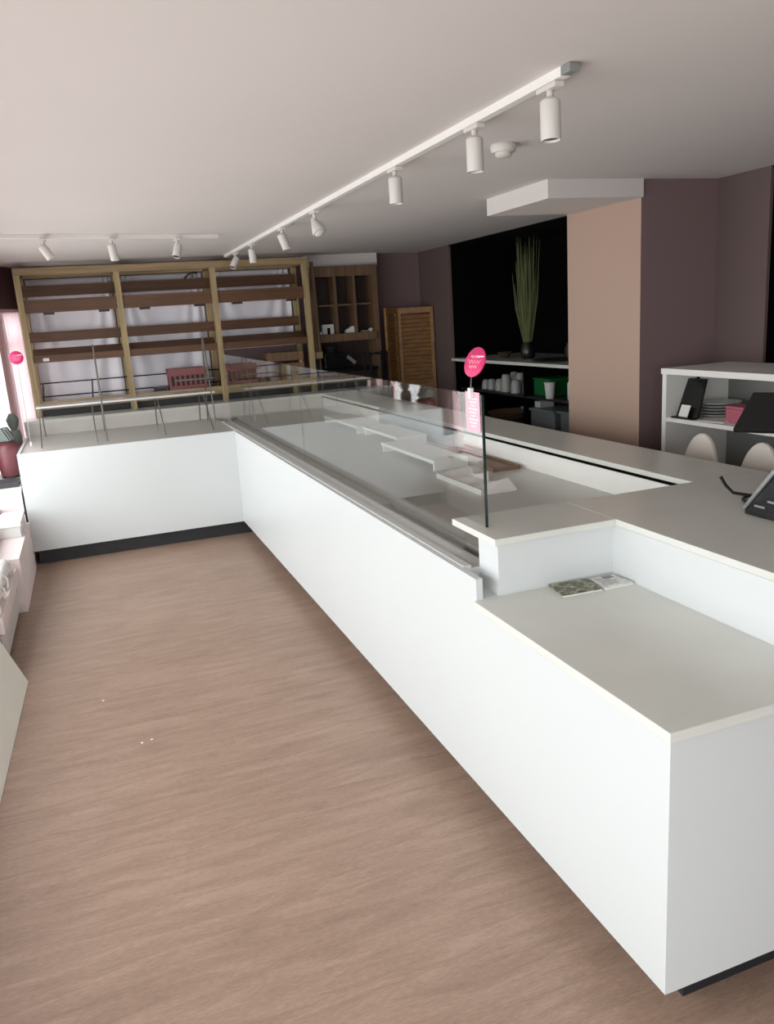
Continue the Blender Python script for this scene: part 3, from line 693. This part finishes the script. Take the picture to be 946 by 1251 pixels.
# ------------------------------------------------------------------ window bench on the street side
wb = thing('window_bench', (-1.72, 4.1, 0), 'low pale pink bench under the street windows', 'bench')
obj('end_panel', MB().box((-1.74, 4.02, 0), (-1.575, 5.07, .345)), 'pinkfab', wb)
obj('drawer_front', MB().box((-1.74, 3.05, .03), (-1.62, 4.015, .20)), 'greydrawer', wb)
obj('seat_board', MB().box((-1.755, 3.05, .205), (-1.60, 4.015, .29)), 'pinkfab', wb)
obj('bench_back', MB().box((-1.759, .8, 0), (-1.741, 5.07, .43)), 'pinkfab', wb)
obj('rail_strip', MB().box((-1.74, 3.05, .201), (-1.615, 4.015, .2048)), 'slab_dark', wb)
def cushion(c, sx, sy, h, label):
    t = thing('fleece_cushion', c, label, 'cushion', 'white fleece cushions on the bench')
    mb = MB(); n, m_ = 20, 28; rows = []; rnd = random.Random(int(c[1]*100))
    for j in range(9):
        ph = -math.pi/2+math.pi*j/8; row = []
        for k in range(m_):
            th = 2*math.pi*k/m_; cx = abs(math.cos(th))**.5*(1 if math.cos(th) > 0 else -1); cy = abs(math.sin(th))**.5*(1 if math.sin(th) > 0 else -1)
            s = max(.02, math.cos(ph)**.6); w = 1+rnd.uniform(-.03, .03)
            row.append(mb.bm.verts.new((c[0]+sx*cx*s*w, c[1]+sy*cy*s*w, c[2]+h/2+h/2*math.sin(ph)*(1+rnd.uniform(-.03, .06)))))
        rows.append(row)
    for A, B in zip(rows, rows[1:]):
        for k in range(m_): mb.bm.faces.new((A[k], A[(k+1) % m_], B[(k+1) % m_], B[k]))
    mb.bm.faces.new(rows[0][::-1]); mb.bm.faces.new(rows[-1])
    obj('cushion_body', mb, 'fluff', t, smooth=True)
    for yy in (-.6, .65):
        y = c[1]+sy*yy
        obj('tie', MB().tube([(c[0]+sx*.6, y, c[2]+h*.9), (c[0]+sx+.008, y+.01, c[2]+h*.55), (c[0]+sx+.012, y-.015, c[2]+h*.25), (c[0]+sx+.008, y-.03, c[2]+.01)], .006, 6), 'ceramic', t, smooth=True)
    return t
cushion((-1.675, 3.74, .291), .055, .25, .10, 'white fleece cushion tied to the bench, next to the pink end panel')
cushion((-1.675, 3.24, .291), .055, .22, .10, 'white fleece cushion on the bench beside the leaning white board')

lb = thing('leaning_board', (-1.55, 1.9, 0), 'pale grey board leaning against the window bench', 'board')
p0 = V((-1.513, 2.871, .002)); p1 = V((-1.560, 1.36, .002)); upv = V((-.205, .155, .42))
nb = (p1-p0).cross(upv).normalized()
if nb.x > 0: nb = -nb
obj('board_face', MB().slab([p0, p1, p1+upv, p0+upv], nb*.018), 'board', lb, .002)
obj('board_edge', MB().slab([p0+upv, p1+upv, p1+upv*1.02, p0+upv*1.02], nb*.018), 'whitepaint', lb)

# things on the window board by the return counter
bxs = thing('white_tray_box', (-1.67, 4.9, .45), 'shallow white box on the bench end by the return counter', 'box')
obj('box_base', MB().box((-1.735, 4.62, .3455), (-1.595, 5.03, .42)), 'ceramic', bxs, .003)
obj('box_lid', MB().box((-1.739, 4.61, .4202), (-1.588, 5.04, .445)), 'whitepaint', bxs, .003)
obj('box_slot', MB().box((-1.5882, 4.98, .424), (-1.5868, 5.02, .442)), 'slab_dark', bxs)
ped = thing('window_plinth', (-1.72, 5.7, 0), 'low pale plinth under the maroon vase', 'plinth')
obj('plinth_body', MB().box((-1.80, 5.16, 0), (-1.60, 6.20, .56)), 'pinkfab', ped)
obj('plinth_top', MB().box((-1.80, 5.15, .56), (-1.595, 6.20, .59)), 'greydrawer', ped)
dg = obj('grey_case', MB().box((-1.77, 5.22, .5905), (-1.61, 5.42, .63)), 'slab_dark', None, .004); tag(dg, 'flat dark grey case lying in front of the maroon vase', 'case')
mv = thing('maroon_vase', (-1.70, 5.75, .59), 'round-shouldered maroon vase beside the return counter end', 'vase')
obj('vase_body', MB().lathe((-1.695, 5.75, .5905), [(.06, 0), (.07, .01), (.09, .10), (.105, .20), (.10, .25), (.07, .28), (.05, .285)], 28), 'maroon', mv, smooth=True)
obj('vase_foot', MB().lathe((-1.695, 5.75, .5902), [(.075, 0), (.075, .012), (.07, .014)], 28), 'darkvase', mv, smooth=True)
gs = thing('grey_green_bag', (-1.70, 5.75, .876), 'grey green ribbed pouch on top of the maroon vase', 'pouch')
obj('pouch_body', MB().slab([(-1.78, 5.70, .877), (-1.66, 5.70, .877), (-1.63, 5.70, .90), (-1.67, 5.70, .99), (-1.72, 5.70, .985), (-1.78, 5.70, .93)], (0, .09, 0)), 'greygreen', gs, .012)
mb = MB()
for k in range(3): mb.bar((-1.71+.025*k, 5.695, .985-.01*k), (-1.665+.022*k, 5.695, .885), .008, .006)
obj('pouch_ribs', mb, 'slab_dark', gs)
gc = thing('grey_jar', (-1.60, 6.0, .59), 'small grey jug behind the maroon vase', 'jug')
obj('jug_body', MB().lathe((-1.655, 6.12, .5905), [(.04, 0), (.05, .12), (.055, .29), (.045, .33), (.04, .33)], 20), 'grey', gc, smooth=True)
obj('jug_sprig', MB().lathe((-1.655, 6.12, .92), [(.02, 0), (.04, .04), (.05, .09), (.02, .14)], 10), 'greygreen', gc, smooth=True)

# ------------------------------------------------------------------ lights on the ceiling
def track(a, b, label):
    a = V(a); b = V(b)
    t = thing('light_track', a, label, 'light track', 'ceiling light tracks')
    obj('track_rail', MB().bar(a+V((0, 0, -.0125)), b+V((0, 0, -.0125)), .030, .025), 'whitepaint', t)
    d = (b-a).normalized()
    obj('end_cap', MB().bar(a-d*.045+V((0, 0, -.0125)), a-d*.0005+V((0, 0, -.0125)), .034, .023), 'grey', t, .003)
    return t
TA, TB = (.318, .86, ZC), (.318, 6.47, ZC)
track(TA, TB, 'long white ceiling light track running over the glass display')
LA, LB = (-1.80, 4.34, ZC), (-.02, 4.77, ZC)
track(LA, LB, 'short white ceiling light track in front of the pine shelving')
def head(name_pos, aim, label, r=.028, L=.105, bulb=False):
    x, y = name_pos; z = ZC-.0255; aim = V(aim).normalized()
    t = thing('spotlight', (x, y, z), label, 'spotlight', 'white track spotlights')
    obj('adapter', MB().box((x-.017, y-.05, z-.016), (x+.017, y+.05, z-.0005)), 'fixture', t, .003)
    obj('yoke', MB().tube([(x, y, z-.016), (x, y, z-.055)], .010, 10), 'fixture', t, smooth=True)
    c = V((x, y, z-.062))-aim*.025
    if bulb:
        obj('lamp_body', MB().lathe(c, [(.012, 0), (.02, .02), (.034, .055), (.044, .085), (.042, .092)], 28, aim), 'fixture', t, smooth=True)
        obj('bulb', MB().lathe(c+aim*.093, [(.036, 0), (.025, .012), (.008, .018)], 20, aim), 'ceramic', t, smooth=True)
    else:
        obj('lamp_body', MB().lathe(c, [(r*.8, 0), (r, .006), (r, L), (r*.93, L+.003), (r*.85, L-.004)], 28, aim), 'fixture', t, smooth=True)
        obj('lens_ring', MB().lathe(c+aim*(L-.006), [(r*.84, 0), (r*.84, .003)], 24, aim), 'slab_dark', t, smooth=True)
    return t
X = .318
head((X, .94), (-.02, -.05, -1), 'white spotlight at the open end of the long ceiling track', .029, .108)
head((X, 1.42), (0, 0, -1), 'white spotlight beside the round smoke detector', .029, .108)
head((X, 2.17), (0, 0, -1), 'white spotlight third from the open end of the long track', .029, .105)
head((X, 3.45), (.25, -.35, -.8), 'white spotlight with a flared round shade on the long track', bulb=True)
head((X, 4.25), (.30, -.1, -.9), 'tilted white spotlight just beyond the flared one', .029, .10)
head((X, 5.27), (.05, 0, -1), 'white spotlight second from the shelving end of the long track', .029, .10)
head((X, 5.98), (-.45, -.2, -.7), 'tilted white spotlight at the shelving end of the long track', .029, .095)
def lp(x): s = (x-LA[0])/(LB[0]-LA[0]); return (x, LA[1]+(LB[1]-LA[1])*s)
head(lp(-1.165), (.45, 0, -.75), 'white spotlight on the short track nearest the street windows', .027, .09)
head(lp(-.75), (.12, 0, -1), 'white spotlight in the middle of the short track', .027, .10)
head(lp(-.315), (-.30, -.3, -.9), 'white spotlight on the short track nearest the long track', .027, .09)
sd = thing('smoke_detector', (.655, 1.83, ZC), 'round white smoke detector on the ceiling beside the track', 'smoke detector')
obj('detector_base', MB().lathe((.655, 1.83, ZC-.0005), [(.05, 0), (.053, .006), (.050, .024), (.046, .03)], 36, (0, 0, -1)), 'fixture', sd, smooth=True)
obj('detector_cap', MB().lathe((.655, 1.83, ZC-.0305), [(.034, 0), (.033, .012), (.026, .018), (.01, .02)], 32, (0, 0, -1)), 'fixture', sd, smooth=True)

# bits of paper on the floor
for i, (x, y) in enumerate(((-1.17, 2.46), (-.99, 1.98), (-1.03, 1.97))):
    o = obj('floor_crumb', MB().lathe((x, y, .0005), [(.004, 0), (.006, .002), (.003, .004)], 7), 'card')
    tag(o, ('white speck alone on the floor by the leaning board', 'white speck of the pair on the floor, closer to the counter', 'white speck of the pair on the floor, closer to the leaning board')[i], 'crumb', 'specks on the floor')

# ------------------------------------------------------------------ camera
f = 979.3973
cam = bpy.data.cameras.new('camera'); co = bpy.data.objects.new('camera', cam); COL.objects.link(co)
R = V((0.93422185, -0.35092585, -0.06387948)); U = V((0.14181425, 0.20109862, 0.96925129)); F = V((0.32728925, 0.91455475, -0.23763702))
m = Matrix(((R.x, U.x, -F.x, -1.03274957), (R.y, U.y, -F.y, -1.22561279), (R.z, U.z, -F.z, 1.65), (0, 0, 0, 1)))
co.matrix_world = m
cam.sensor_fit = 'HORIZONTAL'; cam.sensor_width = 36; cam.lens = 36*f/946; cam.clip_start = .02; cam.clip_end = 100
sc.camera = co

# ------------------------------------------------------------------ daylight
w = bpy.data.worlds.new('daylight'); sc.world = w; w.use_nodes = True
nt = w.node_tree; bg = nt.nodes['Background']
tc = nt.nodes.new('ShaderNodeTexCoord'); sp = nt.nodes.new('ShaderNodeSeparateXYZ'); rp = nt.nodes.new('ShaderNodeValToRGB')
nt.links.new(tc.outputs['Generated'], sp.inputs['Vector'])
mm = nt.nodes.new('ShaderNodeMapRange'); mm.inputs['From Min'].default_value = -1; mm.inputs['From Max'].default_value = 1
nt.links.new(sp.outputs['Z'], mm.inputs['Value']); nt.links.new(mm.outputs['Result'], rp.inputs['Fac'])
e = rp.color_ramp.elements
e[0].position = .44; e[0].color = (.70, .71, .71, 1)      # bright pavement and facades below the horizon
e[1].position = .60; e[1].color = (.93, .985, 1.0, 1)      # overcast sky
mk = nt.nodes.new('ShaderNodeMapRange'); mk.inputs['From Min'].default_value = -1; mk.inputs['From Max'].default_value = 1   # brighter half of the overcast sky
mk.inputs['To Min'].default_value = 1.65; mk.inputs['To Max'].default_value = .6
nt.links.new(sp.outputs['Y'], mk.inputs['Value'])
vm = nt.nodes.new('ShaderNodeVectorMath'); vm.operation = 'SCALE'
nt.links.new(rp.outputs['Color'], vm.inputs[0]); nt.links.new(mk.outputs['Result'], vm.inputs['Scale']); nt.links.new(vm.outputs['Vector'], bg.inputs['Color']); bg.inputs['Strength'].default_value = 5.25
def portal(x, y0, y1, z0, z1):
    l = bpy.data.lights.new('window_portal', 'AREA'); l.shape = 'RECTANGLE'; l.size = y1-y0; l.size_y = z1-z0; l.cycles.is_portal = True
    o = bpy.data.objects.new('window_portal', l); COL.objects.link(o); o.location = (x, (y0+y1)/2, (z0+z1)/2)
    o.rotation_euler = (math.radians(90), 0, math.radians(-90)); return o
portal(-2.02, -3.4, 5.6, .42, 1.92)

o = portal(0, 0, 1.8, .2, 2.0); o.location = (-.7, -4.3, 1.1); o.rotation_euler = (math.radians(90), 0, 0)  # portal for the added rear window
sc.view_settings.view_transform = 'Standard'; sc.view_settings.look = 'None'
sc.view_settings.exposure = 0.0; sc.view_settings.gamma = 1; sc.view_settings.use_curve_mapping = False
sc.cycles.max_bounces = 12; sc.cycles.diffuse_bounces = 6; sc.cycles.transparent_max_bounces = 16
sc.cycles.sample_clamp_indirect = 6
